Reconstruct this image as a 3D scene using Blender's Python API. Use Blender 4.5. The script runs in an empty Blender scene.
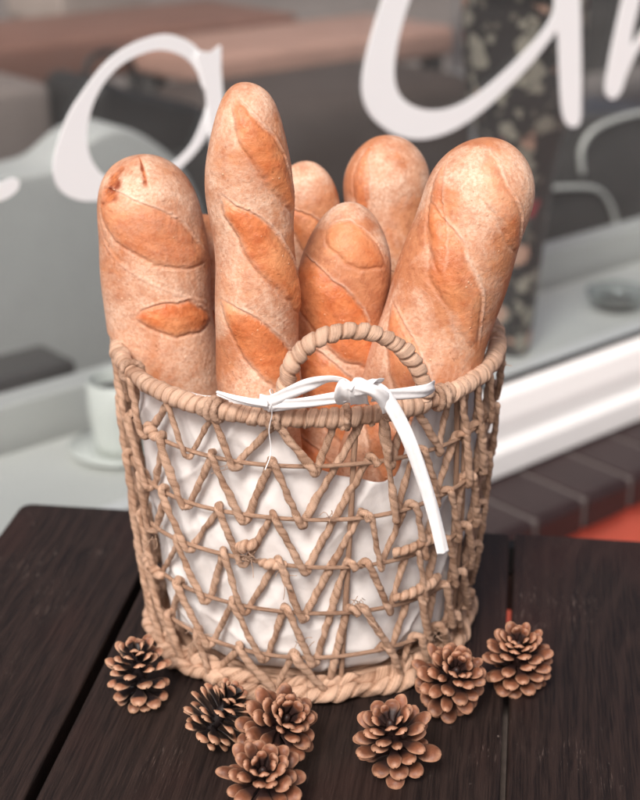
import bpy, math, random
import numpy as np
from mathutils import Vector, Matrix, noise
R = math.radians
PI = math.pi
random.seed(7)
rng = np.random.default_rng(7)

# ------------------------------------------------------------------ camera, sky, sun, exposure
FPX, PITCH, CH = 1469.9, 0.38960, 0.63360      # focal length in px of a 640 px wide frame, downward tilt, height over table top
sc = bpy.context.scene
cam_d = bpy.data.cameras.new('camera')
cam = bpy.data.objects.new('camera', cam_d)
sc.collection.objects.link(cam)
cam.location = (0, 0, CH)
cam.rotation_euler = (PI/2 - PITCH, 0, 0)
cam_d.sensor_fit = 'HORIZONTAL'
cam_d.sensor_width = 36
cam_d.lens = FPX/640*36
cam_d.clip_start = 0.05
cam_d.clip_end = 200
cam_d.dof.use_dof = True
cam_d.dof.focus_distance = 1.01
cam_d.dof.aperture_fstop = 6.6
sc.camera = cam

world = bpy.data.worlds.new('World')
sc.world = world
world.use_nodes = True
wn = world.node_tree
SUN_EL, SUN_ROT = R(47), R(197)
sky = wn.nodes.new('ShaderNodeTexSky')
sky.sky_type = 'NISHITA'
sky.sun_disc = False
sky.sun_elevation = SUN_EL
sky.sun_rotation = SUN_ROT
sky.air_density = 0.35
sky.dust_density = 6.0
sky.ozone_density = 0.0
bg = wn.nodes['Background']
wn.links.new(sky.outputs[0], bg.inputs[0])
bg.inputs[1].default_value = 0.115
sun_d = bpy.data.lights.new('sun', 'SUN')
sun_d.energy = 2.3
sun_d.angle = R(17)
sun_d.color = (1.0, 0.968, 0.935)
sun = bpy.data.objects.new('sun', sun_d)
sc.collection.objects.link(sun)
sdir = Vector((math.sin(SUN_ROT)*math.cos(SUN_EL), math.cos(SUN_ROT)*math.cos(SUN_EL), math.sin(SUN_EL)))
sun.rotation_euler = sdir.to_track_quat('Z', 'Y').to_euler()
sc.view_settings.view_transform = 'Standard'
sc.view_settings.look = 'None'
sc.view_settings.exposure = 0.30
sc.view_settings.gamma = 1

# ------------------------------------------------------------------ helpers
col = sc.collection
def ray(u, v):
    a, b = (u-320)/FPX, (v-400)/FPX
    c, s = math.cos(PITCH), math.sin(PITCH)
    return np.array([a, c - b*s, -s - b*c])
def at_y(u, v, y):
    d = ray(u, v); k = y/d[1]
    return np.array([d[0]*k, y, CH + d[2]*k])
def at_z(u, v, z):
    d = ray(u, v); k = (z-CH)/d[2]
    return np.array([d[0]*k, d[1]*k, z])
def proj(p):
    c, s = math.cos(PITCH), math.sin(PITCH)
    z = p[2]-CH
    dd = p[1]*c - z*s
    return 320 + FPX*p[0]/dd, 400 - FPX*(p[1]*s+z*c)/dd
def tag(o, label=None, cat=None, group=None, kind=None):
    if label: o['label'] = label
    if cat: o['category'] = cat
    if group: o['group'] = group
    if kind: o['kind'] = kind
    return o
def empty(name, loc=(0, 0, 0), rz=0):
    o = bpy.data.objects.new(name, None)
    o.empty_display_size = .02
    col.objects.link(o); o.location = loc; o.rotation_euler = (0, 0, rz)
    return o
def mesh_obj(name, V, F, mat, parent=None, attrs=None, smooth=True, loc=(0, 0, 0), world_space=False):
    me = bpy.data.meshes.new(name)
    V = np.asarray(V, dtype=np.float64)
    loc = np.asarray(loc, float)
    if world_space:
        V = V - loc
    me.from_pydata([tuple(p) for p in V], [], [tuple(int(i) for i in f) for f in F])
    me.polygons.foreach_set('use_smooth', [smooth]*len(me.polygons))
    if attrs:
        for k, a in attrs.items():
            at = me.attributes.new(k, 'FLOAT', 'POINT')
            at.data.foreach_set('value', np.asarray(a, dtype=np.float32))
    me.materials.append(mat)
    me.update()
    o = bpy.data.objects.new(name, me)
    col.objects.link(o)
    o.parent = parent
    if parent is None or world_space is False:
        o.location = loc
    return o
LASTH = {}
class MB:
    def __init__(s): s.V = []; s.F = []; s.A = {}; s.n = 0
    def add(s, V, F, **A):
        V = np.asarray(V, float)
        if 'tone' in A and LASTH.get('n') == len(V):
            A = dict(A, hx=LASTH['hx'], hy=LASTH['hy'], hz=LASTH['hz'])
        s.V.append(V); s.F += [tuple(i+s.n for i in f) for f in F]; s.n += len(V)
        for k, a in A.items(): s.A.setdefault(k, []).append(np.broadcast_to(np.asarray(a, float), (len(V),)))
    def build(s, name, mat, parent=None, smooth=True, off=(0, 0, 0)):
        V = np.concatenate(s.V) - np.asarray(off, float)
        A = {k: np.concatenate(a) for k, a in s.A.items()}
        return mesh_obj(name, V, s.F, mat, parent, A, smooth)
def grid_faces(n, m, wrap_m=True, off=0):
    F = []
    mm = m if wrap_m else m-1
    for i in range(n-1):
        for j in range(mm):
            j2 = (j+1) % m
            F.append((off+i*m+j, off+i*m+j2, off+(i+1)*m+j2, off+(i+1)*m+j))
    return F
def bevel(o, w=.003, seg=3):
    b = o.modifiers.new('bevel', 'BEVEL'); b.width = w; b.segments = seg; b.limit_method = 'ANGLE'; b.angle_limit = R(35)
    return o
def box(x0, x1, y0, y1, z0, z1):
    V = [(x, y, z) for x in (x0, x1) for y in (y0, y1) for z in (z0, z1)]
    F = [(0, 1, 3, 2), (4, 6, 7, 5), (0, 4, 5, 1), (2, 3, 7, 6), (0, 2, 6, 4), (1, 5, 7, 3)]
    return V, F
def catmull(P, n=8, closed=False):
    P = np.asarray(P, float); out = []
    m = len(P)
    rngi = range(m) if closed else range(m-1)
    for i in rngi:
        if closed: p0, p1, p2, p3 = P[(i-1) % m], P[i], P[(i+1) % m], P[(i+2) % m]
        else: p0, p1, p2, p3 = P[max(i-1, 0)], P[i], P[i+1], P[min(i+2, m-1)]
        for k in range(n):
            t = k/n
            out.append(.5*((2*p1)+(-p0+p2)*t+(2*p0-5*p1+4*p2-p3)*t*t+(-p0+3*p1-3*p2+p3)*t**3))
    if not closed: out.append(P[-1])
    return np.array(out)
def resample(P, step, closed=False):
    if closed: P = np.vstack([P, P[:1]])
    d = np.linalg.norm(np.diff(P, axis=0), axis=1); s = np.concatenate([[0], np.cumsum(d)])
    n = max(3, int(s[-1]/step))
    t = np.linspace(0, s[-1], n+1)
    if closed: t = t[:-1]
    return np.stack([np.interp(t, s, P[:, k]) for k in range(3)], 1), t, s[-1]
def tube(P, rad, step=.001, nth=12, closed=False, lobes=0, pitch=.01, groove=.2, gw=.16, jit=.0, rough=0.0, seed=0, caps=True, squash=None):
    """swept tube; lobes>0 winds that many strands round it (helical grooves); returns V, F, tone"""
    P, t, L = resample(np.asarray(P, float), step, closed)
    n = len(P)
    if closed:
        T = np.roll(P, -1, 0)-np.roll(P, 1, 0)
    else:
        T = np.gradient(P, axis=0)
    T /= np.linalg.norm(T, axis=1)[:, None]+1e-12
    N = np.zeros_like(T)
    ref = np.array([0, 0, 1.]) if abs(T[0][2]) < .9 else np.array([1., 0, 0])
    v = ref - T[0]*ref.dot(T[0]); N[0] = v/np.linalg.norm(v)
    for i in range(1, n):
        v = N[i-1]-T[i]*N[i-1].dot(T[i]); N[i] = v/(np.linalg.norm(v)+1e-12)
    if closed:
        v = N[-1]-T[0]*N[-1].dot(T[0]); v /= np.linalg.norm(v)
        ang = math.atan2(np.cross(v, N[0]).dot(T[0]), v.dot(N[0]))
        for i in range(n):
            a = ang*i/n; c, s_ = math.cos(a), math.sin(a)
            N[i] = N[i]*c + np.cross(T[i], N[i])*s_
    B = np.cross(T, N)
    th = np.arange(nth)/nth*2*PI
    Rr = rad if np.ndim(rad) else np.full(n, rad)
    if np.ndim(rad) and len(rad) != n: Rr = np.interp(np.linspace(0, 1, n), np.linspace(0, 1, len(rad)), rad)
    rr = np.repeat(Rr[:, None], nth, 1)
    tone = np.zeros((n, nth))
    lr = np.random.default_rng(seed+11)
    if lobes:
        if closed:
            turns = max(1, round(L/pitch)); pitch = L/turns
        ph = lobes*th[None]/(2*PI) + (t[:, None]/pitch)*lobes
        if jit and not closed: ph = ph + jit*np.interp(t, np.arange(0, L+.02, .011), lr.normal(0, 1, len(np.arange(0, L+.02, .011))))[:, None]
        f = ph-np.floor(ph); idx = np.floor(ph).astype(int)
        dist = np.minimum(f, 1-f)
        rnd = lr.normal(0, 1, int(idx.max()-idx.min())+3)
        vari = rnd[idx-idx.min()]
        rr = rr*(1 - groove*np.exp(-(dist/gw)**2) + .25*groove*(f-.5) + rough*vari*np.clip(dist/.2, 0, 1))
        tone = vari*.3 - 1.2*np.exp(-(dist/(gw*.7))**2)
    else:
        tone = np.repeat(lr.normal(0, .2), n*nth).reshape(n, nth)
    if rough:
        q = np.interp(t, np.arange(0, L+.03, .02), 1+lr.normal(0, rough*.6, len(np.arange(0, L+.03, .02))))
        rr = rr*q[:, None]
    V = P[:, None]+rr[..., None]*(np.cos(th)[None, :, None]*N[:, None]+np.sin(th)[None, :, None]*B[:, None])
    V = V.reshape(-1, 3); tone = tone.reshape(-1)
    q_ = ph if lobes else 3*th[None]/(2*PI)+0*t[:, None]
    LASTH.update(n=len(V), hx=(2.2*np.cos(2*PI*q_)).reshape(-1), hy=(2.2*np.sin(2*PI*q_)).reshape(-1), hz=np.repeat(t*45.+seed*7., nth))
    F = grid_faces(n, nth)
    if closed:
        for j in range(nth):
            j2 = (j+1) % nth; F.append(((n-1)*nth+j, (n-1)*nth+j2, j2, j))
    elif caps:
        F.append(tuple(range(nth-1, -1, -1))); F.append(tuple((n-1)*nth+j for j in range(nth)))
    return V, F, tone

def rumple(V, amp, sc_, seed=0):
    out = np.empty_like(V); o_ = Vector((seed*3.1, seed*1.7, 0))
    for i, p in enumerate(V):
        n_ = noise.noise_vector(Vector(p)*sc_+o_); out[i] = p+np.array(n_)*amp
    return out

# ------------------------------------------------------------------ materials
def newmat(name):
    m = bpy.data.materials.new(name); m.use_nodes = True
    nt = m.node_tree; return m, nt, nt.nodes['Principled BSDF']
def nd(nt, typ, **kw):
    n = nt.nodes.new(typ)
    for k, v in kw.items():
        if k == 'inp':
            for kk, vv in v.items(): n.inputs[kk].default_value = vv
        else: setattr(n, k, v)
    return n
def mixc(nt, fac, a, b, blend='MIX'):
    n = nt.nodes.new('ShaderNodeMix'); n.data_type = 'RGBA'; n.blend_type = blend
    for sock, val in ((n.inputs[0], fac), (n.inputs[6], a), (n.inputs[7], b)):
        if hasattr(val, 'is_linked') or hasattr(val, 'links'): nt.links.new(val, sock)
        elif isinstance(val, (int, float)): sock.default_value = val
        else: sock.default_value = (*val, 1) if len(val) == 3 else val
    return n.outputs[2]
def noise_n(nt, scale, detail=4, rough=.5, vec=None, dist=0):
    n = nd(nt, 'ShaderNodeTexNoise', inp={'Scale': scale, 'Detail': detail, 'Roughness': rough, 'Distortion': dist})
    if vec is not None: nt.links.new(vec, n.inputs['Vector'])
    return n.outputs['Fac']
def rampf(nt, src, lo, hi, a=0., b=1.):
    n = nd(nt, 'ShaderNodeMapRange', inp={'From Min': lo, 'From Max': hi, 'To Min': a, 'To Max': b})
    n.clamp = True
    nt.links.new(src, n.inputs['Value']); return n.outputs[0]
def objvec(nt, scale=(1, 1, 1), rot=(0, 0, 0), loc=(0, 0, 0)):
    tc = nt.nodes.new('ShaderNodeTexCoord'); mp = nt.nodes.new('ShaderNodeMapping')
    mp.inputs['Scale'].default_value = scale; mp.inputs['Rotation'].default_value = rot; mp.inputs['Location'].default_value = loc
    nt.links.new(tc.outputs['Object'], mp.inputs['Vector']); return mp.outputs[0]
def attr(nt, name):
    n = nt.nodes.new('ShaderNodeAttribute'); n.attribute_name = name; return n.outputs['Fac']
def mul(nt, a, b, op='MULTIPLY'):
    n = nt.nodes.new('ShaderNodeMath'); n.operation = op; n.use_clamp = False
    for i, v in enumerate((a, b)):
        if isinstance(v, (int, float)): n.inputs[i].default_value = v
        else: nt.links.new(v, n.inputs[i])
    return n.outputs[0]
def bump(nt, bs, h, strength=.3, dist=.001, prev=None):
    b = nd(nt, 'ShaderNodeBump', inp={'Strength': strength, 'Distance': dist})
    nt.links.new(h, b.inputs['Height'])
    if prev is not None: nt.links.new(prev, b.inputs['Normal'])
    nt.links.new(b.outputs[0], bs.inputs['Normal']); return b.outputs[0]

def mat_rope(name, c_hi, c_lo):
    m, nt, bs = newmat(name)
    v = objvec(nt)
    cb = nd(nt, 'ShaderNodeCombineXYZ')
    for k, a in enumerate(('hx', 'hy', 'hz')): nt.links.new(attr(nt, a), cb.inputs[k])
    fib = noise_n(nt, 1.3, 6, .68, cb.outputs[0])            # streaks that follow the twist
    fib2 = noise_n(nt, 3.6, 3, .6, cb.outputs[0])
    big = noise_n(nt, 30, 3, .6, v)
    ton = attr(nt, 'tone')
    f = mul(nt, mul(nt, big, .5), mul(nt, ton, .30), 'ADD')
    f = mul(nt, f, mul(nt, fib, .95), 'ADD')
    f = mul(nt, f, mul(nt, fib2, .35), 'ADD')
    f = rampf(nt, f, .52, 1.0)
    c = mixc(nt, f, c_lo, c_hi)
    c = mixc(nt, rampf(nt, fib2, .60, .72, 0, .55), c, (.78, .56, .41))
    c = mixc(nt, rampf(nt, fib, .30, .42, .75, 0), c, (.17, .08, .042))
    nt.links.new(c, bs.inputs['Base Color'])
    bs.inputs['Roughness'].default_value = .58
    bs.inputs['Specular IOR Level'].default_value = .35
    b = bump(nt, bs, fib, .8, .0016)
    bump(nt, bs, fib2, .6, .0006, b)
    return m
M_rope = mat_rope('seagrass', (.72, .475, .335), (.33, .172, .100))
M_rope_rim = mat_rope('seagrass_rim', (.74, .50, .36), (.36, .195, .12))
M_cane = mat_rope('cane_hoop', (.50, .31, .21), (.24, .13, .08))

def mat_bread():
    m, nt, bs = newmat('baguette_crust')
    v = objvec(nt)
    cut = attr(nt, 'cut'); ridge = attr(nt, 'ridge'); burn = attr(nt, 'burn')
    n1 = noise_n(nt, 28, 4, .6, v); n2 = noise_n(nt, 110, 4, .65, v); n3 = noise_n(nt, 420, 3, .6, v)
    crust = mixc(nt, rampf(nt, n1, .30, .66), (.42, .135, .050), (.58, .24, .105))
    crust = mixc(nt, rampf(nt, n2, .42, .66, 0, .75), crust, (.36, .105, .036))
    orange = mixc(nt, rampf(nt, n2, .32, .68), (.68, .215, .070), (.47, .110, .030))
    orange = mixc(nt, rampf(nt, n1, .46, .64, 0, .75), orange, (.76, .34, .155))
    orange = mixc(nt, rampf(nt, noise_n(nt, 75, 5, .7, v, 1.5), .52, .68, 0, .6), orange, (.40, .10, .025))
    # flour dust lies in patches on the unscored skin
    fl = rampf(nt, noise_n(nt, 17, 6, .62, v, .5), .42, .62, .10, .95)
    fl2 = rampf(nt, n3, .34, .62, .50, 1)
    flour = mul(nt, mul(nt, fl, fl2), mul(nt, 1.0, mul(nt, cut, .93), 'SUBTRACT'))
    cutn = mul(nt, cut, rampf(nt, noise_n(nt, 45, 5, .65, v), .30, .58, .45, 1.0))
    c = mixc(nt, cutn, crust, orange)
    c = mixc(nt, burn, c, mixc(nt, rampf(nt, n2, .4, .6), (.24, .05, .016), (.52, .17, .06)))
    c = mixc(nt, mul(nt, flour, mul(nt, 1.0, burn, 'SUBTRACT')), c, (.78, .56, .42))
    c = mixc(nt, mul(nt, ridge, rampf(nt, n2, .35, .6, .05, .5)), c, (.86, .63, .50))
    # tiny blisters
    vor = nd(nt, 'ShaderNodeTexVoronoi', inp={'Scale': 260, 'Randomness': 1}); nt.links.new(v, vor.inputs['Vector'])
    bl = rampf(nt, vor.outputs['Distance'], .10, .26, 1, 0)
    msk = rampf(nt, noise_n(nt, 150, 2, .5, v), .60, .68)
    bl = mul(nt, bl, msk)
    c = mixc(nt, mul(nt, bl, .6), c, (.88, .60, .40))
    pit = mul(nt, rampf(nt, noise_n(nt, 330, 2, .5, v), .68, .74), .45)
    c = mixc(nt, pit, c, (.25, .08, .03))
    nt.links.new(c, bs.inputs['Base Color'])
    ro = mixc(nt, cut, (.60, .60, .60), (.36, .36, .36))
    nt.links.new(ro, bs.inputs['Roughness'])
    bs.inputs['Specular IOR Level'].default_value = .4
    bs.inputs['Subsurface Weight'].default_value = .0
    b = bump(nt, bs, noise_n(nt, 55, 5, .62, v), .55, .0035)
    b = bump(nt, bs, noise_n(nt, 90, 5, .7, v, 1.8), .38, .0022, b)
    b = bump(nt, bs, n3, .28, .0008, b)
    bump(nt, bs, bl, .5, .0008, b)
    return m
M_bread = mat_bread()

def mat_cloth(name, c1, weave=.12, tr=.0):
    m, nt, bs = newmat(name)
    v = objvec(nt)
    c = mixc(nt, noise_n(nt, 40, 3, .6, v), c1, tuple(x*.9 for x in c1))
    nt.links.new(c, bs.inputs['Base Color'])
    bs.inputs['Roughness'].default_value = .85
    bs.inputs['Specular IOR Level'].default_value = .15
    bs.inputs['Sheen Weight'].default_value = .15
    b = bump(nt, bs, noise_n(nt, 1300, 2, .6, v), weave, .0004)
    bump(nt, bs, noise_n(nt, 90, 3, .6, v), .25, .0025, b)
    return m
M_liner = mat_cloth('linen', (.78, .75, .73))
M_ribbon = mat_cloth('ribbon_cotton', (.92, .91, .91))

def mat_wood():
    m, nt, bs = newmat('dark_stained_wood')
    v = objvec(nt, (1, .028, 1))
    vw = objvec(nt, (1, .16, 1), loc=(-.13, -.13, 0))
    grain = noise_n(nt, 620, 6, .8, v, .25)
    # cathedral rings
    w = nd(nt, 'ShaderNodeTexWave', inp={'Scale': 20, 'Distortion': 7, 'Detail': 3, 'Detail Scale': 1.3, 'Detail Roughness': .6})
    w.wave_type = 'RINGS'; w.rings_direction = 'Z'
    nt.links.new(vw, w.inputs['Vector'])
    rings = w.outputs['Fac']
    big = noise_n(nt, 7, 3, .55, objvec(nt, (1, .4, 1)))
    c = mixc(nt, rampf(nt, grain, .42, .62), (.0080, .0048, .0042), (.030, .0175, .0140))
    c = mixc(nt, rampf(nt, rings, .6, 1, 0, .45), c, (.036, .021, .017))
    c = mixc(nt, rampf(nt, big, .5, .7, 0, .55), c, (.046, .0165, .0125))
    # worn pale scratches along the grain
    scr = noise_n(nt, 800, 4, .75, objvec(nt, (1, .05, 1), loc=(3, 0, 0)))
    area = noise_n(nt, 12, 4, .65, objvec(nt, (1, .5, 1), loc=(0, 5, 0)))
    s = mul(nt, rampf(nt, scr, .58, .66), rampf(nt, area, .54, .66))
    c = mixc(nt, mul(nt, s, .62), c, (.32, .235, .20))
    fleck = mul(nt, rampf(nt, noise_n(nt, 210, 3, .7, objvec(nt, (1, .45, 1))), .69, .74), rampf(nt, area, .48, .58))
    c = mixc(nt, mul(nt, fleck, .6), c, (.28, .22, .19))
    nt.links.new(c, bs.inputs['Base Color'])
    r = rampf(nt, grain, .3, .75, .46, .68); nt.links.new(r, bs.inputs['Roughness'])
    bs.inputs['Specular IOR Level'].default_value = .34
    b = bump(nt, bs, grain, .7, .0012)
    b = bump(nt, bs, rings, .12, .001, b)
    bump(nt, bs, s, -.5, .0008, b)
    return m
M_wood = mat_wood()

def mat_simple(name, c, rough=.6, spec=.4, var=.15, scale=20, metal=0, bmp=0.):
    m, nt, bs = newmat(name)
    v = objvec(nt)
    n = noise_n(nt, scale, 4, .6, v)
    cc = mixc(nt, n, tuple(x*(1-var) for x in c), tuple(min(1, x*(1+var)) for x in c))
    nt.links.new(cc, bs.inputs['Base Color'])
    bs.inputs['Roughness'].default_value = rough
    bs.inputs['Specular IOR Level'].default_value = spec
    bs.inputs['Metallic'].default_value = metal
    if bmp: bump(nt, bs, noise_n(nt, scale*6, 4, .6, v), bmp, .002)
    return m
M_frame = mat_simple('white_painted_frame', (.80, .79, .78), .4, .5, .04, 9)
M_tile = mat_simple('brown_glazed_tile', (.030, .018, .018), .45, .3, .25, 30, 0, .1)
M_grout = mat_simple('grey_grout', (.13, .115, .11), .9, .2, .15, 60)
M_redwall = mat_simple('red_plaster', (.58, .13, .085), .85, .2, .15, 14, 0, .2)
M_ground = mat_simple('grey_paving', (.17, .15, .14), .85, .2, .2, 6, 0, .2)
M_red = mat_simple('red_paint', (.50, .105, .07), .8, .25, .15, 6, 0, .2)
M_shelf = mat_simple('pale_grey_shelf', (.64, .64, .61), .45, .4, .06, 6)
M_riser = mat_simple('pale_riser', (.55, .55, .53), .5, .4, .06, 5)
M_letter = mat_simple('white_vinyl', (.92, .95, .96), .5, .3, .02, 10)
M_grey = mat_simple('grey_upholstery', (.42, .43, .42), .9, .2, .12, 9, 0, .2)
M_dark = mat_simple('dark_grey_shell', (.052, .050, .049), .45, .4, .15, 8)
M_black = mat_simple('black_leather', (.012, .012, .012), .5, .4, .2, 8)
M_brown = mat_simple('reddish_wood', (.19, .092, .068), .55, .3, .35, 4)
M_pinkw = mat_simple('pinkish_wood', (.36, .21, .165), .5, .3, .3, 5)
M_pale = mat_simple('pale_wood', (.34, .28, .25), .55, .3, .3, 4)
M_taupe = mat_simple('taupe_laminate', (.20, .165, .15), .5, .3, .2, 5)
M_rawwood = mat_simple('weathered_wood', (.20, .16, .14), .8, .2, .5, 60)
M_floor = mat_simple('interior_floor', (.14, .135, .13), .4, .4, .25, 3)
M_backw = mat_simple('interior_wall', (.30, .26, .245), .8, .2, .3, 2.5)
M_china = mat_simple('white_glazed_china', (.72, .74, .70), .25, .5, .03, 9)
M_chrome = mat_simple('brushed_metal', (.5, .5, .5), .3, .5, .05, 9, 1)

def mat_glass(name, tint=(.93, .95, .95), refl=1.0):
    m = bpy.data.materials.new(name); m.use_nodes = True; nt = m.node_tree
    nt.nodes.remove(nt.nodes['Principled BSDF'])
    out = nt.nodes['Material Output']
    tr = nd(nt, 'ShaderNodeBsdfTransparent'); tr.inputs[0].default_value = (*tint, 1)
    gl = nd(nt, 'ShaderNodeBsdfGlossy'); gl.inputs['Roughness'].default_value = .02
    ge = nd(nt, 'ShaderNodeNewGeometry'); vm = nd(nt, 'ShaderNodeVectorMath', operation='DOT_PRODUCT')
    nt.links.new(ge.outputs['Incoming'], vm.inputs[0]); nt.links.new(ge.outputs['Normal'], vm.inputs[1])
    c_ = mul(nt, vm.outputs['Value'], 0., 'ABSOLUTE'); k_ = mul(nt, 1.0, c_, 'SUBTRACT')
    fr = mul(nt, mul(nt, mul(nt, k_, 5.0, 'POWER'), .95), .045, 'ADD')
    mx = nd(nt, 'ShaderNodeMixShader')
    nt.links.new(mul(nt, fr, refl), mx.inputs[0]); nt.links.new(tr.outputs[0], mx.inputs[1]); nt.links.new(gl.outputs[0], mx.inputs[2])
    nt.links.new(mx.outputs[0], out.inputs[0])
    return m
M_glass = mat_glass('window_glass')
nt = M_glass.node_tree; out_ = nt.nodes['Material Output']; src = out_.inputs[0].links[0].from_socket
df = nd(nt, 'ShaderNodeBsdfDiffuse'); df.inputs[0].default_value = (.75, .76, .76, 1); m2_ = nd(nt, 'ShaderNodeMixShader')  # pale diffuse haze painted into the pane to lift the darks behind it
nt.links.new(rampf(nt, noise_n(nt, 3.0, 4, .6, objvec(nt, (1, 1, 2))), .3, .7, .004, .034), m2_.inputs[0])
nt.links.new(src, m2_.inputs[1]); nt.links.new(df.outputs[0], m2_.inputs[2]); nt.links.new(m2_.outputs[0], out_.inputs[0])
M_glassware = mat_glass('glassware', (.80, .83, .82), 1.6)

def mat_pattern():
    m, nt, bs = newmat('floral_print')
    v = objvec(nt)
    def vor(sc_, loc):
        n = nd(nt, 'ShaderNodeTexVoronoi', inp={'Scale': sc_, 'Randomness': 1})
        nz = nd(nt, 'ShaderNodeTexNoise', inp={'Scale': 45., 'Detail': 4.}); nt.links.new(v, nz.inputs['Vector'])
        vm = nd(nt, 'ShaderNodeVectorMath', operation='MULTIPLY_ADD'); vm.inputs[1].default_value = (.035,)*3
        nt.links.new(nz.outputs['Color'], vm.inputs[0]); nt.links.new(objvec(nt, loc=loc), vm.inputs[2])
        nt.links.new(vm.outputs[0], n.inputs['Vector']); return n.outputs['Distance']
    c = mixc(nt, rampf(nt, vor(24, (0, 0, 0)), .38, .44, 1, 0), (.020, .017, .017), (.30, .27, .22))
    c = mixc(nt, rampf(nt, vor(34, (3, 1, 2)), .24, .3, 1, 0), c, (.13, .11, .09))
    c = mixc(nt, rampf(nt, vor(13, (5, 7, 1)), .22, .26, 1, 0), c, (.52, .30, .22))
    c = mixc(nt, rampf(nt, vor(10, (9, 2, 6)), .16, .20, 1, 0), c, (.36, .03, .04))
    nt.links.new(c, bs.inputs['Base Color']); bs.inputs['Roughness'].default_value = .5
    return m
M_pattern = mat_pattern()
M_sofa = mat_simple('dark_brown_fabric', (.060, .045, .040), .9, .2, .2, 5)

def mat_cone(name, brown, pale, dark, t0, t1):
    m, nt, bs = newmat(name)
    v = objvec(nt)
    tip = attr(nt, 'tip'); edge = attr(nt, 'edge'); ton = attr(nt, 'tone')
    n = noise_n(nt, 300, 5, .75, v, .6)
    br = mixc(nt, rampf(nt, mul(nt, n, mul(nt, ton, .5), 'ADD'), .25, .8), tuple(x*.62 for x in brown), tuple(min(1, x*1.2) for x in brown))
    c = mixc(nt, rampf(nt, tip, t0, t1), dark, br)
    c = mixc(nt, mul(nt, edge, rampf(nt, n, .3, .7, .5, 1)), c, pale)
    nt.links.new(c, bs.inputs['Base Color'])
    bs.inputs['Roughness'].default_value = .5
    bs.inputs['Specular IOR Level'].default_value = .35
    bump(nt, bs, noise_n(nt, 500, 4, .6, v), .35, .0006)
    return m
M_cone = mat_cone('pine_cone_brown', (.19, .070, .036), (.54, .30, .19), (.026, .012, .010), .50, .76)
M_cone_dark = mat_cone('pine_cone_dark', (.27, .115, .065), (.60, .37, .24), (.014, .009, .009), .66, .78)

# ------------------------------------------------------------------ setting: ground, window wall
GZ = -.75
WA = R(49.2)
dW = np.array([math.sin(WA), math.cos(WA), 0]); nW = np.array([-math.cos(WA), math.sin(WA), 0]); up = np.array([0, 0, 1.])
ZT = -.36                                          # top of the tiled ledge
O = at_z(570, 445, ZT)                             # foot of the white frame
def W(s, n, z): return np.array([O[0], O[1], 0]) + s*dW + n*nW + z*up
def on_wall(u, v, n):                               # point of the plane at depth n behind the frame face
    d = ray(u, v); o = np.array([0, 0, CH]); p0 = W(0, n, 0)
    return o + d*((p0-o).dot(nW)/d.dot(nW))
def wall_coords(p):
    q = np.asarray(p)-np.array([O[0], O[1], 0]); return q.dot(dW), q.dot(nW), p[2]
RZ = PI/2-WA                                        # rotation that turns local x to the wall direction
def wempty(name, s=0., n=0., z=0.):
    return empty(name, W(s, n, z), RZ)
# in a wall empty: local x = along wall, local y = into the shop, local z = up

mesh_obj('ground', [(-9, -6, GZ), (9, -6, GZ), (9, 12, GZ), (-9, 12, GZ)], [(0, 1, 2, 3)], M_ground)['kind'] = 'structure'
TD = .20                                            # ledge depth in front of frame
pf = at_z(590, 497, ZT); TD = -wall_coords(pf)[1]

pv = mesh_obj('pavement', *box(-3.3, 3.3, -.85, -TD, 0, .018), M_red, smooth=False)
pv.location = W(0, 0, GZ+.004); pv.rotation_euler = (0, 0, RZ); pv['kind'] = 'structure'
lw = wempty('low_wall', 0, 0, GZ)
tag(lw, 'low red wall with a dark brown tiled ledge below the shop window', 'wall')
V, F = box(-3.2, 3.2, -TD+.02, .12, 0, ZT-GZ-.022)
mesh_obj('masonry', V, F, M_redwall, lw, smooth=False)
# tile spacing from two grout lines
s1 = wall_coords(at_z(538, 521, ZT))[0]; s2 = wall_coords(at_z(587, 499, ZT))[0]
PT = s2-s1
mb = MB()
k0 = int(-3.2/PT)
for k in range(k0, -k0+1):
    a = s1+k*PT
    # L shaped nosing tile: top + turned down front
    prof = [(.004, ZT), (-TD+.012, ZT), (-TD+.004, ZT-.003), (-TD, ZT-.012), (-TD, ZT-.055), (-TD+.018, ZT-.055), (-TD+.018, ZT-.02), (.004, ZT-.02)]
    g = .005
    V = [(a+g, y, z-GZ) for y, z in prof]+[(a+PT-g, y, z-GZ) for y, z in prof]
    n_ = len(prof)
    Fz = [(i, (i+1) % n_, (i+1) % n_+n_, i+n_) for i in range(n_)]+[tuple(range(n_-1, -1, -1)), tuple(range(n_, 2*n_))]
    mb.add(V, Fz)
bevel(mb.build('tile_nosing', M_tile, lw, smooth=False), .003, 2)
V, F = box(-3.2, 3.2, -TD+.004, .003, ZT-GZ-.05, ZT-GZ-.004)
mesh_obj('grout', V, F, M_grout, lw, smooth=False)

FT = on_wall(570, 369, .0)[2]                       # top of the bottom rail
HEAD = 1.5
win = wempty('shop_window', 0, 0, ZT)
tag(win, 'large white framed shop window with white script lettering on its glass', 'window')
mb = MB()
prof = [(0, 0), (-.016, .004), (-.016, .045), (-.004, .060), (-.004, FT-ZT-.045), (.004, FT-ZT-.012), (.018, FT-ZT), (.075, FT-ZT), (.075, 0)]
n_ = len(prof)
V = [(-3.1, y, z) for y, z in prof]+[(3.1, y, z) for y, z in prof]
mb.add(V, [(i, (i+1) % n_, (i+1) % n_+n_, i+n_) for i in range(n_)]+[tuple(range(n_-1, -1, -1)), tuple(range(n_, 2*n_))])
for x in (-3.1, 3.03): mb.add(*box(x, x+.07, .004, .07, FT-ZT+.001, HEAD))
mb.add(*box(-3.03, 3.03, .004, .07, HEAD-.07, HEAD))
bevel(mb.build('frame', M_frame, win, smooth=False), .003, 2)
GN = .030
V, F = box(-3.03, 3.03, GN, GN+.006, FT-ZT-.01, HEAD-.07)
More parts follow.
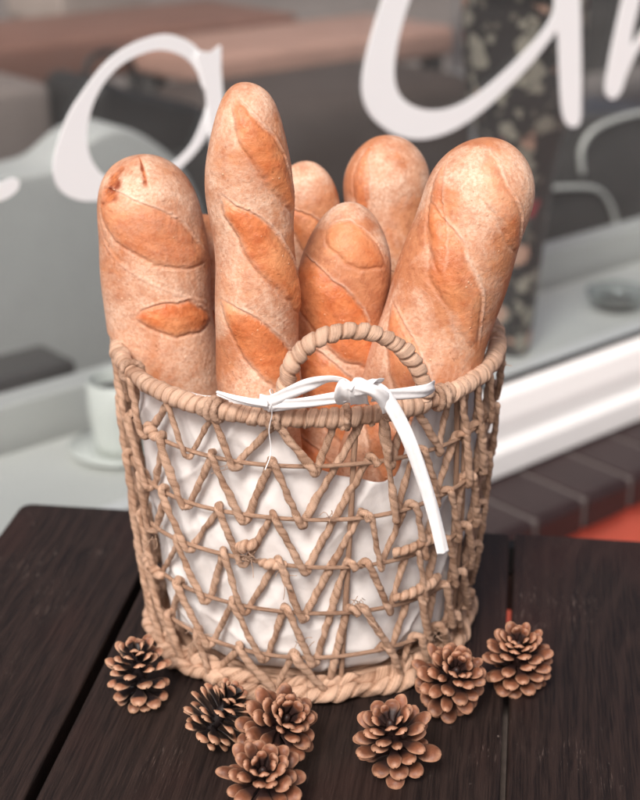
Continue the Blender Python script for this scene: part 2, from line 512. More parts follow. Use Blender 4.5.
mesh_obj('glass_pane', V, F, M_glass, win, smooth=False)
# rubber seal
V, F = box(-3.03, 3.03, GN-.008, GN-.001, FT-ZT+.0, FT-ZT+.009)
mesh_obj('seal', V, F, M_black, win, smooth=False)

def glyph(name, pts, off=0.):
    """closed outline given as picture outline points, turned into vinyl on the glass"""
    P = [wall_coords(on_wall(u, v, GN-.001)) for u, v in pts]
    P2 = catmull([(s, 0, z-ZT) for s, n, z in P], 6, True)
    import bmesh
    bm = bmesh.new()
    f = [bm.verts.new((p[0], GN-.0006-off, p[2])) for p in P2]
    b = [bm.verts.new((p[0], GN-.0020-off, p[2])) for p in P2]
    es = [bm.edges.new((b[i], b[(i+1) % len(b)])) for i in range(len(b))]
    es2 = [bm.edges.new((f[i], f[(i+1) % len(f)])) for i in range(len(f))]
    bmesh.ops.triangle_fill(bm, use_beauty=True, edges=es); bmesh.ops.triangle_fill(bm, use_beauty=True, edges=es2)
    for i in range(len(b)):
        j = (i+1) % len(b); bm.faces.new((b[i], b[j], f[j], f[i]))
    bmesh.ops.recalc_face_normals(bm, faces=bm.faces)
    me = bpy.data.meshes.new(name); bm.to_mesh(me); bm.free()
    me.materials.append(M_letter)
    o = bpy.data.objects.new(name, me); col.objects.link(o); o.parent = win
    return o
# first letter a: open ring whose ends meet behind the tall loaf, and its stem
glyph('letter_stroke', [(206, 66), (202, 56), (194, 45), (180, 37), (165, 34), (146, 38), (124, 48), (104, 64), (85, 88), (68, 115), (57, 145), (53, 166), (55, 181), (62, 192), (75, 199), (92, 201),
       (118, 197), (150, 186), (180, 168), (203, 142), (212, 118), (209, 98), (203, 118), (192, 143), (176, 160), (155, 172), (128, 180), (107, 177), (95, 166), (88, 150), (87, 130), (92, 106), (103, 84), (118, 67), (136, 56), (156, 50), (173, 52), (188, 60), (198, 74), (203, 88), (207, 84)])
glyph('letter_stroke', [(219, 45), (214, 49), (208, 52), (200, 51), (195, 56), (200, 74), (205, 96), (208, 130), (214, 165), (224, 186), (238, 190), (248, 178), (236, 168), (227, 140), (222, 95), (220, 66), (220, 50)], .0016)
glyph('letter', [(-70, 150), (-60, 185), (-40, 200), (-15, 204), (5, 199), (17, 190), (19, 181), (12, 178), (0, 183), (-18, 188), (-36, 180), (-48, 160), (-52, 140)])
glyph('letter', [(395, -45), (385, -10), (374, 25), (366, 55), (362, 80), (363, 98), (369, 113), (380, 125), (396, 135), (415, 139), (434, 137), (457, 128), (482, 111), (507, 88), (531, 63), (551, 38), (557, 33), (559, 70), (561, 105),
                 (565, 122), (573, 127), (580, 121), (581, 95), (581, 50), (580, 0), (578, -50), (550, -50), (554, 0), (551, 17), (540, 34), (522, 54), (498, 77), (474, 96), (452, 107), (433, 110), (416, 107), (403, 99), (396, 87), (394, 70), (397, 45), (403, 20), (412, -8), (424, -45)])
glyph('letter', [(634, -50), (622, 0), (613, 40), (607, 72), (605, 90), (609, 98), (615, 98), (621, 91), (626, 76), (636, 54), (650, 32), (668, 12), (672, 2), (660, 10), (645, 26), (632, 44), (633, 28), (640, 0), (650, -50)])

# display shelf inside the shop and its raised back edge
zs = FT-.03
def depth_at(u, v, z): return wall_coords(at_z(u, v, z))[1]
nb = depth_at(590, 276, zs)
ds = wempty('display_shelf', 0, 0, zs)
tag(ds, 'pale grey display shelf running along inside the shop window', 'shelf')
V, F = box(-3, 3, .080, nb, -.05, 0)
bevel(mesh_obj('shelf_board', V, F, M_shelf, ds, smooth=False), .003, 2)
zr = on_wall(590, 241, nb+.022)[2]-zs
V, F = box(-3, 3, nb+.022, nb+.075, -.05, zr)
bevel(mesh_obj('raised_edge', V, F, M_riser, ds, smooth=False), .004, 2)
V, F = box(-3, 3, nb-.01, nb+.03, -.09, -.052)
mesh_obj('bracket_rail', V, F, M_black, ds, smooth=False)
V, F = box(-3, 3, .10, nb+.05, GZ-zs+.001, -.092)
mesh_obj('cabinet_base', V, F, M_shelf, ds, smooth=False)

def struct_box(name, s0, s1, n0, n1, z0, z1, m):
    e = mesh_obj(name, *box(s0, s1, n0, n1, z0, z1), m, smooth=False)
    e.location = W(0, 0, 0); e.rotation_euler = (0, 0, RZ); e['kind'] = 'structure'; return e
struct_box('interior_floor', -3.4, 4, .6, 4.2, GZ+.004, GZ+.02, M_floor)
struct_box('interior_back_wall', -3.4, 4, 4.2, 4.3, GZ, 1.6, M_backw)

# ---- interior furniture (all far out of focus)
def rounded(name, prof_pts, n0, n1, mat, parent, bev=.03):
    """outline in (along wall, up) local coordinates, extruded into the shop, softened"""
    P = catmull([(x, 0, z) for x, z in prof_pts], 5, True); n = len(P)
    V = [(p[0], n0, p[2]) for p in P]+[(p[0], n1, p[2]) for p in P]
    F = [tuple(range(n)), tuple(range(2*n-1, n-1, -1))]+[(i, i+n, (i+1) % n+n, (i+1) % n) for i in range(n)]
    o = mesh_obj(name, V, F, mat, parent)
    bevel(o, bev, 4); return o
def wl(u, v, n, e):                                  # picture point -> local (x, z) of wall empty e on depth n
    s, _, z = wall_coords(on_wall(u, v, n)); s0, n0, z0 = wall_coords(np.array(e.location)); return (s-s0, z-z0)

e = wempty('armchair', *wall_coords(on_wall(60, 400, 1.0))[:2], GZ+.02)
tag(e, 'large pale grey rounded armchair behind the glass at the left', 'armchair')
nl = 0.
rounded('backrest', [wl(u, v, 1.0, e) for u, v in [(-120, 200), (-60, 184), (0, 178), (55, 168), (90, 140), (122, 128), (155, 142), (185, 170), (205, 215), (216, 290), (222, 380), (190, 420), (-120, 460)]], 0, .14, M_grey, e, .05)
sx = [wl(-110, 400, .9, e), wl(225, 380, .9, e)]
V, F = box(sx[0][0], sx[1][0], .15, .62, .16, .44); bevel(mesh_obj('seat', V, F, M_grey, e, smooth=True), .05, 4)
for x in (sx[0][0]+.03, sx[1][0]-.07):
    for y in (.02, .55):
        V, F = box(x, x+.04, y, y+.04, 0, .161); mesh_obj('leg', V, F, M_black, e, smooth=False)

e = wempty('low_bench', *wall_coords(on_wall(30, 380, .72))[:2], GZ+.02)
tag(e, 'long dark bench between the grey armchair and the display shelf', 'bench')
a, b = wl(-60, 400, .72, e), wl(78, 372, .72, e)
t0, t1 = wl(40, 394, .72, e)[1], wl(40, 370, .72, e)[1]
V, F = box(a[0], b[0], 0, .12, t0-.02, t1); bevel(mesh_obj('seat', V, F, M_dark, e, smooth=False), .01, 2)
for x in (a[0]+.02, b[0]-.06):
    V, F = box(x, x+.04, .02, .10, 0, t0-.021); mesh_obj('leg', V, F, M_dark, e, smooth=False)

# black bag on the brown table behind
def boxthing(name, label, cat, u0, u1, v0, v1, n, depth, mat, part='body', legs=True, bev=.02):
    s0 = wall_coords(on_wall(u0, (v0+v1)/2, n)); s1_ = wall_coords(on_wall(u1, (v0+v1)/2, n))
    uc = (u0+u1)/2
    zt = on_wall(uc, v0, n)[2]; zb = on_wall(uc, v1, n)[2]
    e = wempty(name, (s0[0]+s1_[0])/2, n, GZ+.02); h = (s1_[0]-s0[0])/2
    tag(e, label, cat)
    V, F = box(-h, h, 0, depth, zb-GZ-.02, zt-GZ-.02); bevel(mesh_obj(part, V, F, mat, e, smooth=True), bev, 3)
    if legs:
        for x in (-h+.02, h-.07):
            for y in (.03, depth-.08):
                V, F = box(x, x+.05, y, y+.05, 0, zb-GZ-.021); mesh_obj('leg', V, F, M_dark, e, smooth=False)
    return e
boxthing('wooden_counter', 'reddish brown wooden counter far behind the letter a', 'counter', -160, 300, 40, 84, 2.3, .5, M_brown, 'countertop')
boxthing('wooden_table', 'pinkish wooden table far behind between the two letters', 'table', 215, 455, 42, 74, 1.75, .4, M_pinkw, 'tabletop')
boxthing('side_table', 'grey brown block table with a pale top behind the grey armchair', 'side table', -90, 58, 92, 185, 1.65, .4, M_taupe, 'tabletop', True, .03)
boxthing('display_cabinet', 'pale wooden cabinet far back above the brown counter', 'cabinet', 60, 150, -40, 24, 3.2, .4, M_pale, 'body')
boxthing('brown_sofa', 'dark brown sofa low behind the middle loaves', 'sofa', 262, 480, 92, 215, 1.35, .5, M_sofa, 'body', True, .06)
boxthing('shelf_unit', 'grey shelf unit far back at the upper right', 'shelf unit', 585, 760, -90, 60, 2.6, .3, M_dark, 'body')

e = wempty('black_bag', *wall_coords(on_wall(150, 105, 1.5))[:2], GZ+.02)
tag(e, 'soft black bag lying behind the grey armchair inside the letter a', 'bag')
rounded('body', [wl(u, v, 1.5, e) for u, v in [(98, 92), (112, 82), (130, 90), (165, 98), (205, 108), (215, 125), (200, 150), (150, 160), (110, 150), (98, 125)]], 0, .25, M_black, e, .03)
V, F, t_ = tube(catmull([(wl(u, v, 1.5, e)[0], .12, wl(u, v, 1.5, e)[1]) for u, v in [(112, 88), (118, 66), (140, 58), (160, 70), (166, 100)]], 6), .008, .01, 8)
mesh_obj('handle', V, F, M_black, e)
V, F = box(wl(98, 110, 1.5, e)[0], wl(214, 110, 1.5, e)[0], .0, .28, 0, wl(150, 156, 1.5, e)[1]-.0)
st = mesh_obj('dark_plinth', V, F, M_dark, None, smooth=False); st.location = e.location; st.rotation_euler = e.rotation_euler
tag(st, 'low dark grey block under the black bag, behind the grey armchair', 'plinth')

# dark shell chair at the right
e = wempty('shell_chair', *wall_coords(on_wall(600, 240, .62))[:2], GZ+.02)
tag(e, 'dark grey shell chair with pale tubular rim behind the glass at the right', 'chair')
rounded('backrest', [wl(u, v, .62, e) for u, v in [(548, 150), (575, 122), (620, 112), (680, 118), (740, 150), (745, 230), (640, 248), (545, 262)]], 0, .05, M_dark, e, .02)
for pts in ([(545, 190), (575, 188), (600, 190), (614, 206), (621, 232), (626, 262)], [(586, 175), (585, 150), (598, 130), (625, 118), (660, 110)]):
    V, F, t_ = tube(catmull([(wl(u, v, .60, e)[0], -.01, wl(u, v, .60, e)[1]) for u, v in pts], 6), .006, .01, 8)
    mesh_obj('rim_tube', V, F, M_shelf, e)
a = wl(550, 250, .62, e); b = wl(740, 230, .62, e)
V, F = box(a[0], b[0], .06, .45, .40, .45); bevel(mesh_obj('seat', V, F, M_dark, e, smooth=False), .015, 2)
for x in (a[0]+.02, b[0]-.05):
    for y in (.01, .40):
        V, F = box(x, x+.03, y, y+.03, 0, .399); mesh_obj('leg', V, F, M_chrome, e, smooth=False)

# tall printed vase on the shelf
pb = at_z(512, 352, zs)
sv, nv, _ = wall_coords(pb)
e = wempty('tall_vase', sv, nv, zs)
tag(e, 'tall black vase with cream peach and red floral print inside the window', 'vase')
mb = MB()
prof = []
for v_, w_ in [(352, 36), (345, 40), (300, 50), (240, 62), (180, 76), (140, 92), (100, 116), (50, 130), (0, 134), (-60, 130), (-90, 110)]:
    z = wl(512+(352-v_)*.06, v_, nv, e)[1]; prof.append((max(z, 0), w_*.5*.00150))
n = 40
V = []
for z, r_ in prof:
    for j in range(n):
        V.append((r_*math.cos(2*PI*j/n)-.02*z, r_*math.sin(2*PI*j/n), z))
F = grid_faces(len(prof), n)+[tuple(range(n-1, -1, -1))]
mesh_obj('body', V, F, M_pattern, e)
V, F, t_ = tube([(-.02*prof[-1][0]+prof[-1][1]*math.cos(a_), prof[-1][1]*math.sin(a_), prof[-1][0]) for a_ in np.linspace(0, 2*PI, 33)[:-1]], .006, .008, 8, True)
mesh_obj('lip', V, F, M_black, e)

# white cup and glass bowl on the shelf
def lathe(prof, n=48):
    V = [(r_*math.cos(2*PI*j/n), r_*math.sin(2*PI*j/n), z) for r_, z in prof for j in range(n)]
    F = grid_faces(len(prof), n)+[tuple(range(n-1, -1, -1)), tuple((len(prof)-1)*n+j for j in range(n))]
    return V, F
pb = at_z(122, 452, zs); sv, nv, _ = wall_coords(pb)
e = wempty('white_cup', sv, nv, zs); tag(e, 'white straight sided cup on the shelf left of the basket', 'cup')
H_ = .110; r0 = .045
V, F = lathe([(.03, 0), (r0*.8, .002), (r0*.9, .02), (r0, .06), (r0*1.02, H_), (r0*.97, H_+.001), (r0*.93, H_-.004), (r0*.88, .05), (.02, .012)])
mesh_obj('body', V, F, M_china, e)
V, F = lathe([(.02, H_*.8), (r0*.945, H_*.8+.0005)]); mesh_obj('coffee', V, F, M_black, e)
V, F = lathe([(.03, -.0), (.04, .001), (.075, .010), (.077, .012), (.04, .004), (.03, .003)])
o_ = mesh_obj('saucer', V, F, M_china, None); o_.location = W(sv, nv, zs+.001); tag(o_, 'white saucer under the white cup left of the basket', 'saucer'); e.location.z += .006
pb = at_z(616, 308, zs); sv, nv, _ = wall_coords(pb)
e = wempty('glass_bowl', sv, nv, zs); tag(e, 'clear glass bowl on the shelf at the far right behind the glass', 'bowl')
V, F = lathe([(.02, 0), (.03, .001), (.05, .012), (.058, .035), (.056, .036), (.047, .015), (.03, .006), (.01, .005)])
mesh_obj('body', V, F, M_glassware, e)
V, F = lathe([(.01, .006), (.044, .0145)]); mesh_obj('dark_content', V, F, M_dark, e)

# ------------------------------------------------------------------ table
YAW = .1361; G1, G2, YB = -.3084, .0118, 1.2300
def tloc(p):
    c, s = math.cos(YAW), math.sin(YAW)
    return (p[0]*c-p[1]*s, p[0]*s+p[1]*c)
cl = tloc(at_z(24, 501, 0))
A0 = cl[0]
table = empty('wooden_table', (0, 0, GZ), -YAW)
tag(table, 'dark brown stained plank table carrying the bread basket and pine cones', 'table')
def plank(a0, a1, b0, b1, corner=0):
    n = 10; z1 = -GZ; z0 = z1-.032
    r_ = .012
    out = []
    for (cx, cy, s0, rr_) in ((a1-r_*.3, b0+r_*.3, -PI/2, r_*.3), (a1-r_*.3, b1-r_*.3, 0, r_*.3), (a0+max(corner, r_*.3), b1-max(corner, r_*.3), PI/2, max(corner, r_*.3)), (a0+r_*.3, b0+r_*.3, PI, r_*.3)):
        for k in range(5): out.append((cx+rr_*math.cos(s0+k*PI/8), cy+rr_*math.sin(s0+k*PI/8)))
    m = len(out)
    V = [(x, y, z0) for x, y in out]+[(x, y, z1) for x, y in out]
    F = [tuple(range(m-1, -1, -1)), tuple(range(m, 2*m))]+[(i, (i+1) % m, (i+1) % m+m, i+m) for i in range(m)]
    o = mesh_obj('plank', V, F, M_wood, table, smooth=False)
    return bevel(o, .0022, 3)
plank(A0, G1-.0040, .40, YB, .012)
plank(G1+.0036, G2-.0022, .40, YB-.001)
plank(G2+.0022, G2+.34, .40, YB+.0005)
plank(G2+.3445, G2+.66, .40, YB-.001)
V, F = box(G1-.03, G1+.03, .42, YB-.06, -GZ-.065, -GZ-.033); mesh_obj('rail', V, F, M_wood, table, smooth=False)
zfr = -GZ-.033
for (b0, b1) in ((1.208, YB-.004),):
    V, F = box(G2-.014, G2+.0018, YB-.022, YB-.006, zfr-.001, zfr+.029) if False else box(G2-.0021, G2+.0021, YB-.022, YB-.006, zfr+.003, zfr+.029)
    mesh_obj('spacer', V, F, M_black, table, smooth=False)
    V, F = box(G1+.032, G2+.62, b0, b1, zfr-.036, zfr); mesh_obj('batten', V, F, M_wood, table, smooth=False)
V, F = box(G2-.035, G2+.035, .45, 1.035, zfr-.05, zfr); mesh_obj('rail', V, F, M_rawwood, table, smooth=False)
for a in (A0+.04, G2+.58):
    for b in (.46, YB-.08):
        V, F = box(a, a+.05, b, b+.05, 0, zfr-.001 if a > 0 else zfr); bevel(mesh_obj('leg', V, F, M_wood, table, smooth=False), .003, 2)

# ------------------------------------------------------------------ basket
XC, YC, HR, RT, RB = -.0090, 1.0700, .2487, .1457, .1258
RT_out = RT+.0065
def RZf(z): return RB+(RT-RB)*np.clip(z/HR, 0, 1) + .0025*math.sin(PI*min(max(z/HR, 0), 1))
def S(th, z, dr=0.):
    r_ = RZf(z)+dr
    return np.array([XC+r_*math.sin(th), YC-r_*math.cos(th), z])
def solve_th(u, z):
    # front half, monotone in theta until the silhouette
    ths = np.linspace(-1.45, 1.45, 400)
    us = np.array([proj(S(t, z))[0] for t in ths])
    i0, i1 = us.argmin(), us.argmax()
    return float(np.interp(u, us[i0:i1+1], ths[i0:i1+1]))
def solve_z(v):
    lo, hi = 0, .26
    for _ in range(40):
        m_ = (lo+hi)/2
        if proj(S(.07, m_))[1] > v: lo = m_
        else: hi = m_
    return lo
LV = [HR-.003]+[solve_z(v) for v in (467, 520, 570, 615, 659)]+[.012]
basket = empty('bread_basket', (XC, YC, 0))
tag(basket, 'round openwork basket of twisted tan seagrass with front handle, full of baguettes', 'basket')
OFF = (XC, YC, 0)
# ring sag, shared by hoops and strands
_sag = [rng.normal(0, 1, 6) for _ in range(7)]
def sag(k, th):
    if k == 0: return -.0085*math.cos(th)
    if k == 6: return 0.
    a = _sag[k]; return .0013*(a[0]*math.sin(th+a[1])+a[2]*math.sin(2*th+a[3])+.6*a[4]*math.sin(5*th+a[5]))

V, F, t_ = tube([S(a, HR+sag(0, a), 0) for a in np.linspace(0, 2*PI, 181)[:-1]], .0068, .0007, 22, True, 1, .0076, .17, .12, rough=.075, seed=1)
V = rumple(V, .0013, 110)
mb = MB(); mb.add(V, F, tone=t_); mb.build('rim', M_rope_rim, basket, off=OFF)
for k in range(1, 6):
    mb = MB()
    V, F, t_ = tube([S(a, LV[k]+sag(k, a), 0) for a in np.linspace(0, 2*PI, 121)[:-1]], .00165, .003, 8, True, rough=.06, seed=k)
    mb.add(V, F, tone=t_+.1)
    mb.build('hoop', M_cane, basket, off=OFF)

def node_pts(kind, lev, th, r_, first=False, last=False):
    z = LV[lev]+sag(lev, th); q = RZf(z); d = (r_*1.0)/q
    o = r_+.0012
    if lev == 0:
        return [(th-d*1.1, z-.004, -.003), (th-d*.3, z+.0006, -.001), (th+d*.3, z+.0006, .002), (th+d*1.1, z-.004, .004)]
    if kind == 'T':
        return [(th-d*1.2, z-.0020, -o*.7), (th-d*.5, z+.0036, -o*.2), (th+d*.3, z+.0044, o*.8), (th+d*1.1, z-.0005, o*1.25)]
    if lev == 6:
        return [(th-d*1.1, z+.004, .005), (th-d*.3, z-.003, .003), (th+d*.3, z-.003, 0), (th+d*1.1, z+.004, -.001)]
    return [(th-d*1.1, z+.0018, o*1.15), (th-d*.3, z-.0034, o*.8), (th+d*.5, z-.0034, 0.), (th+d*1.2, z+.0025, -o*.6)]
def strand(nodes, name='woven_strand', seed=0, rad=.0034):
    pts = []
    for kind, lev, th in nodes:
        for (t, z, dr) in node_pts(kind, lev, th, rad): pts.append(S(t, z, dr))
    P = catmull(pts, 7)
    k = np.random.default_rng(seed)
    n = len(P)//14+2
    rr = np.interp(np.linspace(0, 1, len(P)), np.linspace(0, 1, n), rad*(1+k.normal(0, .10, n)))
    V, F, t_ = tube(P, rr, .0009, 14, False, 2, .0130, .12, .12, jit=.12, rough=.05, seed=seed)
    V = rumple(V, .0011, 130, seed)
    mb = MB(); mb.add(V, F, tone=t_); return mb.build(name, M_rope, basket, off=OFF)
PER = 2*PI/23
rows = [
 ([133, 147, 168, 190, 213, 237, 277, 315, 339], None, [380, 390, 414, 438, 456, 464, 472, 477, 485]),
 ([133, 151, 163, 187, 213, 245, 273, 303], (0, 367), [(0, 377), 396, 419, 436, 459, 466, 474, 479]),
 ([144, 154, 165, 191, 220, 245, 274, 306], (1, 371), [366, 381, 410, 424, 444, 456, 466, 473]),
 ([145, 160, 180, 207, 225, 247, 279, 304], (2, 363), [365, 389, 412, 424, 442, 453, 462, 468]),
 ([152, 168, 181, 211, 234, 265, 287, 314], (3, 350), [361, 391, 414, 427, 440, 449, 457, 463]),
 ([172, 188, 200, 216, 241, 275, 295, 325], (4, 352), [384, 400, 415, 425, 436, 444, 451, 456]),
]
for r_i, (L_, special, Rr_) in enumerate(rows):
    def conv(seq, start_T=True):
        out = []; kind = 'T'
        for q in seq:
            lev = r_i if kind == 'T' else r_i+1
            if isinstance(q, tuple): lev, q = q
            out.append((kind, lev, solve_th(q, LV[lev]))); kind = 'B' if kind == 'T' else 'T'
        return out
    LN, RN = conv(L_), conv(Rr_)
    # continue the right side round the back to the left side
    a0 = RN[-1][2]; a1 = LN[0][2]+2*PI
    kind = 'B' if RN[-1][0] == 'T' else 'T'
    nst = int(round((a1-a0)/(PER/2)))
    if (nst % 2) != ((0 if kind == 'B' else 1) if True else 0): pass
    # the node before LN[0] (a T) must be B
    seq = []
    m = nst-1
    # need kinds alternating: first kind 'kind', last 'B'
    if ((m % 2) == 1) != (kind == 'B'): m += 1
    for i in range(m):
        th = a0+(a1-a0)*(i+1)/(m+1)+rng.normal(0, .012)
        kk = kind if i % 2 == 0 else ('B' if kind == 'T' else 'T')
        seq.append((kk, r_i if kk == 'T' else r_i+1, th))
    left = [(k_, l_, t_+2*PI) for k_, l_, t_ in LN]
    if special: left.append(('T', special[0], solve_th(special[1], LV[special[0]])+2*PI))
    strand(RN+seq+left, seed=20+r_i, rad=.0027 if r_i < 4 else .0029)

# thin straight stakes behind the strands
for u0, u1, k0, k1 in ((358, 342, 0, 6), (462, 449, 0, 6), (470, 455, 0, 6), (172, 196, 0, 6)):
    za, zb = LV[k0], LV[k1]; ta, tb = solve_th(u0, za), solve_th(u1, zb)
    V, F, t_ = tube([S(ta+(tb-ta)*q, za+(zb-za)*q, -.0042) for q in np.linspace(0, 1, 12)], .0021, .003, 8, rough=.08, seed=int(u0))
    if u0 == 172: continue
    mb = MB(); mb.add(V, F, tone=t_); mb.build('stake', M_cane, basket, off=OFF)
for i in range(9):
    ta = 1.35+i*.43
    V, F, t_ = tube([S(ta+.05*q, LV[0]+(LV[6]-LV[0])*q, -.0042) for q in np.linspace(0, 1, 12)], .0021, .003, 8, rough=.08, seed=300+i)
    mb = MB(); mb.add(V, F, tone=t_); mb.build('stake', M_cane, basket, off=OFF)
# lashings: short thick wraps along hoops and on the rim
def lash(u0, u1, lev, name='lashing', rad=.0048, dz=.0, dr=.004, seed=1, tilt=0.):
    z = LV[lev]+dz; t0, t1 = solve_th(u0, z), solve_th(u1, z)
    P = [S(t0+(t1-t0)*q, z+sag(lev, t0)+tilt*(q-.5)+.0012*math.sin(PI*q), dr-.004*(abs(2*q-1)**4)) for q in np.linspace(0, 1, 14)]
    rr = [rad*(.55+.45*math.sin(PI*min(max(q, .12), .88))**.5) for q in np.linspace(0, 1, 14)]
    V, F, t_ = tube(P, np.array(rr), .0007, 16, False, 1, .0065, .28, .14, rough=.07, seed=seed)
    mb = MB(); mb.add(V, F, tone=t_); mb.build(name, M_rope, basket, off=OFF)
lash(393, 437, 3, rad=.0042, dz=.009, seed=3, tilt=.004)
lash(393, 437, 4, rad=.0042, dz=.009, seed=4, tilt=.004)
lash(262, 284, 3, dz=.0, seed=5, rad=.0042)
lash(240, 256, 3, dz=.012, seed=6, rad=.005, tilt=.006)
lash(150, 162, 1, dz=.004, seed=9, rad=.0044, tilt=-.006)
lash(150, 164, 4, dz=.002, seed=12, rad=.0046, tilt=-.006)
# wraps that bind strand tops over the rim
def rim_loop(u, w=1, seed=0):
    th = solve_th(u, HR)
    for i in range(w):
        t = th+i*.038
        P = [S(t+.012*math.sin(a/2), HR+sag(0, t)+.0075*math.sin(a), .0078*math.cos(a)) for a in np.linspace(0, 2*PI, 20)[:-1]]
        V, F, t_ = tube(P, .0026, .001, 10, True, 2, .008, .2, .16, rough=.05, seed=seed+i)
        mb = MB(); mb.add(V, F, tone=t_); mb.build('rim_binding', M_rope_rim, basket, off=OFF)
rim_loop(211, 2, 41); rim_loop(270, 2, 44); rim_loop(436, 2, 47); rim_loop(131, 1, 50); rim_loop(345, 1, 52)

# frayed fibres sticking out
def fibre(u, v_lev, n, spread, seed):
    mb = MB(); k = np.random.default_rng(seed)
    lev, dz = v_lev
    for i in range(n):
        z = LV[lev]+dz; th = solve_th(u, z)+k.normal(0, .02)
        p = S(th, z+k.normal(0, .003), .004)
        d = k.normal(0, 1, 3)*spread; d[1] = -abs(d[1])
        P = catmull([p, p+d*.5+k.normal(0, .0012, 3), p+d], 5)
        V, F, t_ = tube(P, .00028, .0015, 5, seed=i); mb.add(V, F, tone=t_+.3)
    return mb
mb = MB()
for args in ((252, (3, .01), 16, .0075, 1), (355, (4, .011), 8, .009, 2), (280, (3, -.002), 6, .007, 3), (270, (0, -.002), 8, .008, 4), (213, (0, 0), 6, .006, 5), (380, (0, 0), 8, .006, 6),
             (500, (0, -.01), 6, .007, 7), (160, (3, 0), 6, .006, 8), (236, (1, 0), 5, .007, 9), (330, (2, .01), 5, .006, 10), (430, (5, 0), 6, .006, 11), (300, (5, .02), 5, .006, 13), (200, (5, .01), 6, .006, 14)):
    m2 = fibre(*args)
    m2.build('fibre_tuft', M_rope_rim, basket, off=OFF)

# base: thick plaited edge and a coiled floor
for (dr, z, r_, ph) in ((.0045, .0078, .0064, 0), (-.0025, .0145, .0052, 1)):
    P = [S(a, z+.0012*math.sin(9*a+ph), dr+.0012*math.sin(13*a+ph)) for a in np.linspace(0, 2*PI, 241)[:-1]]
    V, F, t_ = tube(P, r_, .0008, 18, True, 2, .026, .28, .14, rough=.12, seed=60+ph)
    V = rumple(V, .0032, 75, ph)
    mb = MB(); mb.add(V, F, tone=t_); mb.build('base_rope', M_rope, basket, off=OFF)
mb = MB()
P = [np.array([XC+(.128*(1-a/(2*PI*14)))*math.sin(a), YC-(.128*(1-a/(2*PI*14)))*math.cos(a), .006]) for a in np.linspace(0, 2*PI*13.6, 900)]
V, F, t_ = tube(P, .0047, .003, 8, seed=70); mb.add(V, F, tone=t_); mb.build('floor_coil', M_rope, basket, off=OFF)

# handle
pts = [(284, 398), (285, 388), (287, 378), (294, 361), (314, 341), (340, 332), (366, 332), (392, 341), (412, 360), (421, 378), (424, 388), (425, 398)]
ta, tb = solve_th(284, HR), solve_th(425, HR)
pa, pb_ = S(ta, HR-.0085), S(tb, HR-.0085)
P = []
for i, (u, v) in enumerate(pts):
    # plane through both rim points, leaning a little outwards
    nrm = np.cross(pb_-pa, np.array([0, -.10, 1.])); o_ = np.array([0, 0, CH]); d = ray(u, v)
    P.append(o_+d*((pa-o_).dot(nrm)/d.dot(nrm)))
V, F, t_ = tube(catmull(P, 8), .0060, .0007, 20, False, 1, .0092, .26, .12, jit=.05, rough=.07, seed=80)
V = rumple(V, .0011, 120)
mb = MB(); mb.add(V, F, tone=t_); mb.build('handle', M_rope_rim, basket, off=OFF)

# ------------------------------------------------------------------ linen liner
def liner():
    nth, nz = 560, 120
    # top edge height as function of theta, from picture points (u, v)
    ref = [(122, 372), (150, 387), (180, 393), (215, 399), (262, 404), (279, 408), (283, 424), (289, 448), (300, 462), (316, 469), (334, 475), (360, 480), (392, 482), (402, 477), (408, 462), (414, 436), (420, 414), (440, 409), (466, 400), (486, 372)]
    th_k, z_k = [], []
    for u, v in ref:
        z = .23
        for _ in range(20):
            t = solve_th(u, z); p = S(t, z, -.010); z = z+(proj(p)[1]-v)*.0007
        th_k.append(t); z_k.append(z)
    th_k = [-PI]+th_k+[PI]; z_k = [.249]+z_k+[.249]
    V = []; 
    for i in range(nz):
        f = i/(nz-1)
        for j in range(nth):
            th = -PI+2*PI*j/nth
            zt = float(np.interp(th, th_k, z_k))+.0014*noise.noise(Vector((math.cos(th)*9, math.sin(th)*9, 4)))
            z = .014+(zt-.014)*f
            r_ = RZf(z)-.0098
            c, s = math.cos(th), math.sin(th)
            w = noise.noise(Vector((c*2.2+3, s*2.2, z*8)))
            X_ = th*.14
            def fold(al, fr, ln_, sd, pw):
                a_, b_ = X_*math.cos(al)+z*math.sin(al), -X_*math.sin(al)+z*math.cos(al)
                wv = noise.noise(Vector((a_*6, b_*6, sd+20)))*.5
                q_ = 1-abs(noise.noise(Vector((a_*fr+wv, b_*ln_, sd))))*2.4
                return max(q_, 0)**pw
            d = w*.0062 + .0046*fold(.25, 15, 3.5, 1, 2)*(.5+f*.3) + .0040*fold(-.75, 18, 5, 2, 2.5) + .0022*fold(1.25, 26, 7, 3, 2.5)*(1.2-f) + .0009*fold(.5, 50, 14, 4, 1.5) - .0034
            amp = 1
            # gathered vertical pleats under the rim
            d += .0012*math.sin(th*38+3*noise.noise(Vector((c*3, s*3, 0))))*max(0, f-.6)
            r_ += max(5.8e-3*math.tanh(d/.0058), -.0045)
            if f > .985: r_ -= .0004
            # bottom tucks in
            if f < .08: r_ -= .012*(1-f/.08)**2
            V.append((XC+r_*s, YC-r_*c, z))
    F = grid_faces(nz, nth)
    b0 = len(V); V.append((XC, YC, .0125))
    for j in range(nth): F.append((b0, (j+1) % nth, j))
    o = mesh_obj('linen_liner', np.array(V)-np.array(OFF), F, M_liner)
    o.location = OFF
    so = o.modifiers.new('thick', 'SOLIDIFY'); so.thickness = .0013; so.offset = -1
    tag(o, 'creased white linen cloth lining the inside of the basket', 'cloth liner')
liner()

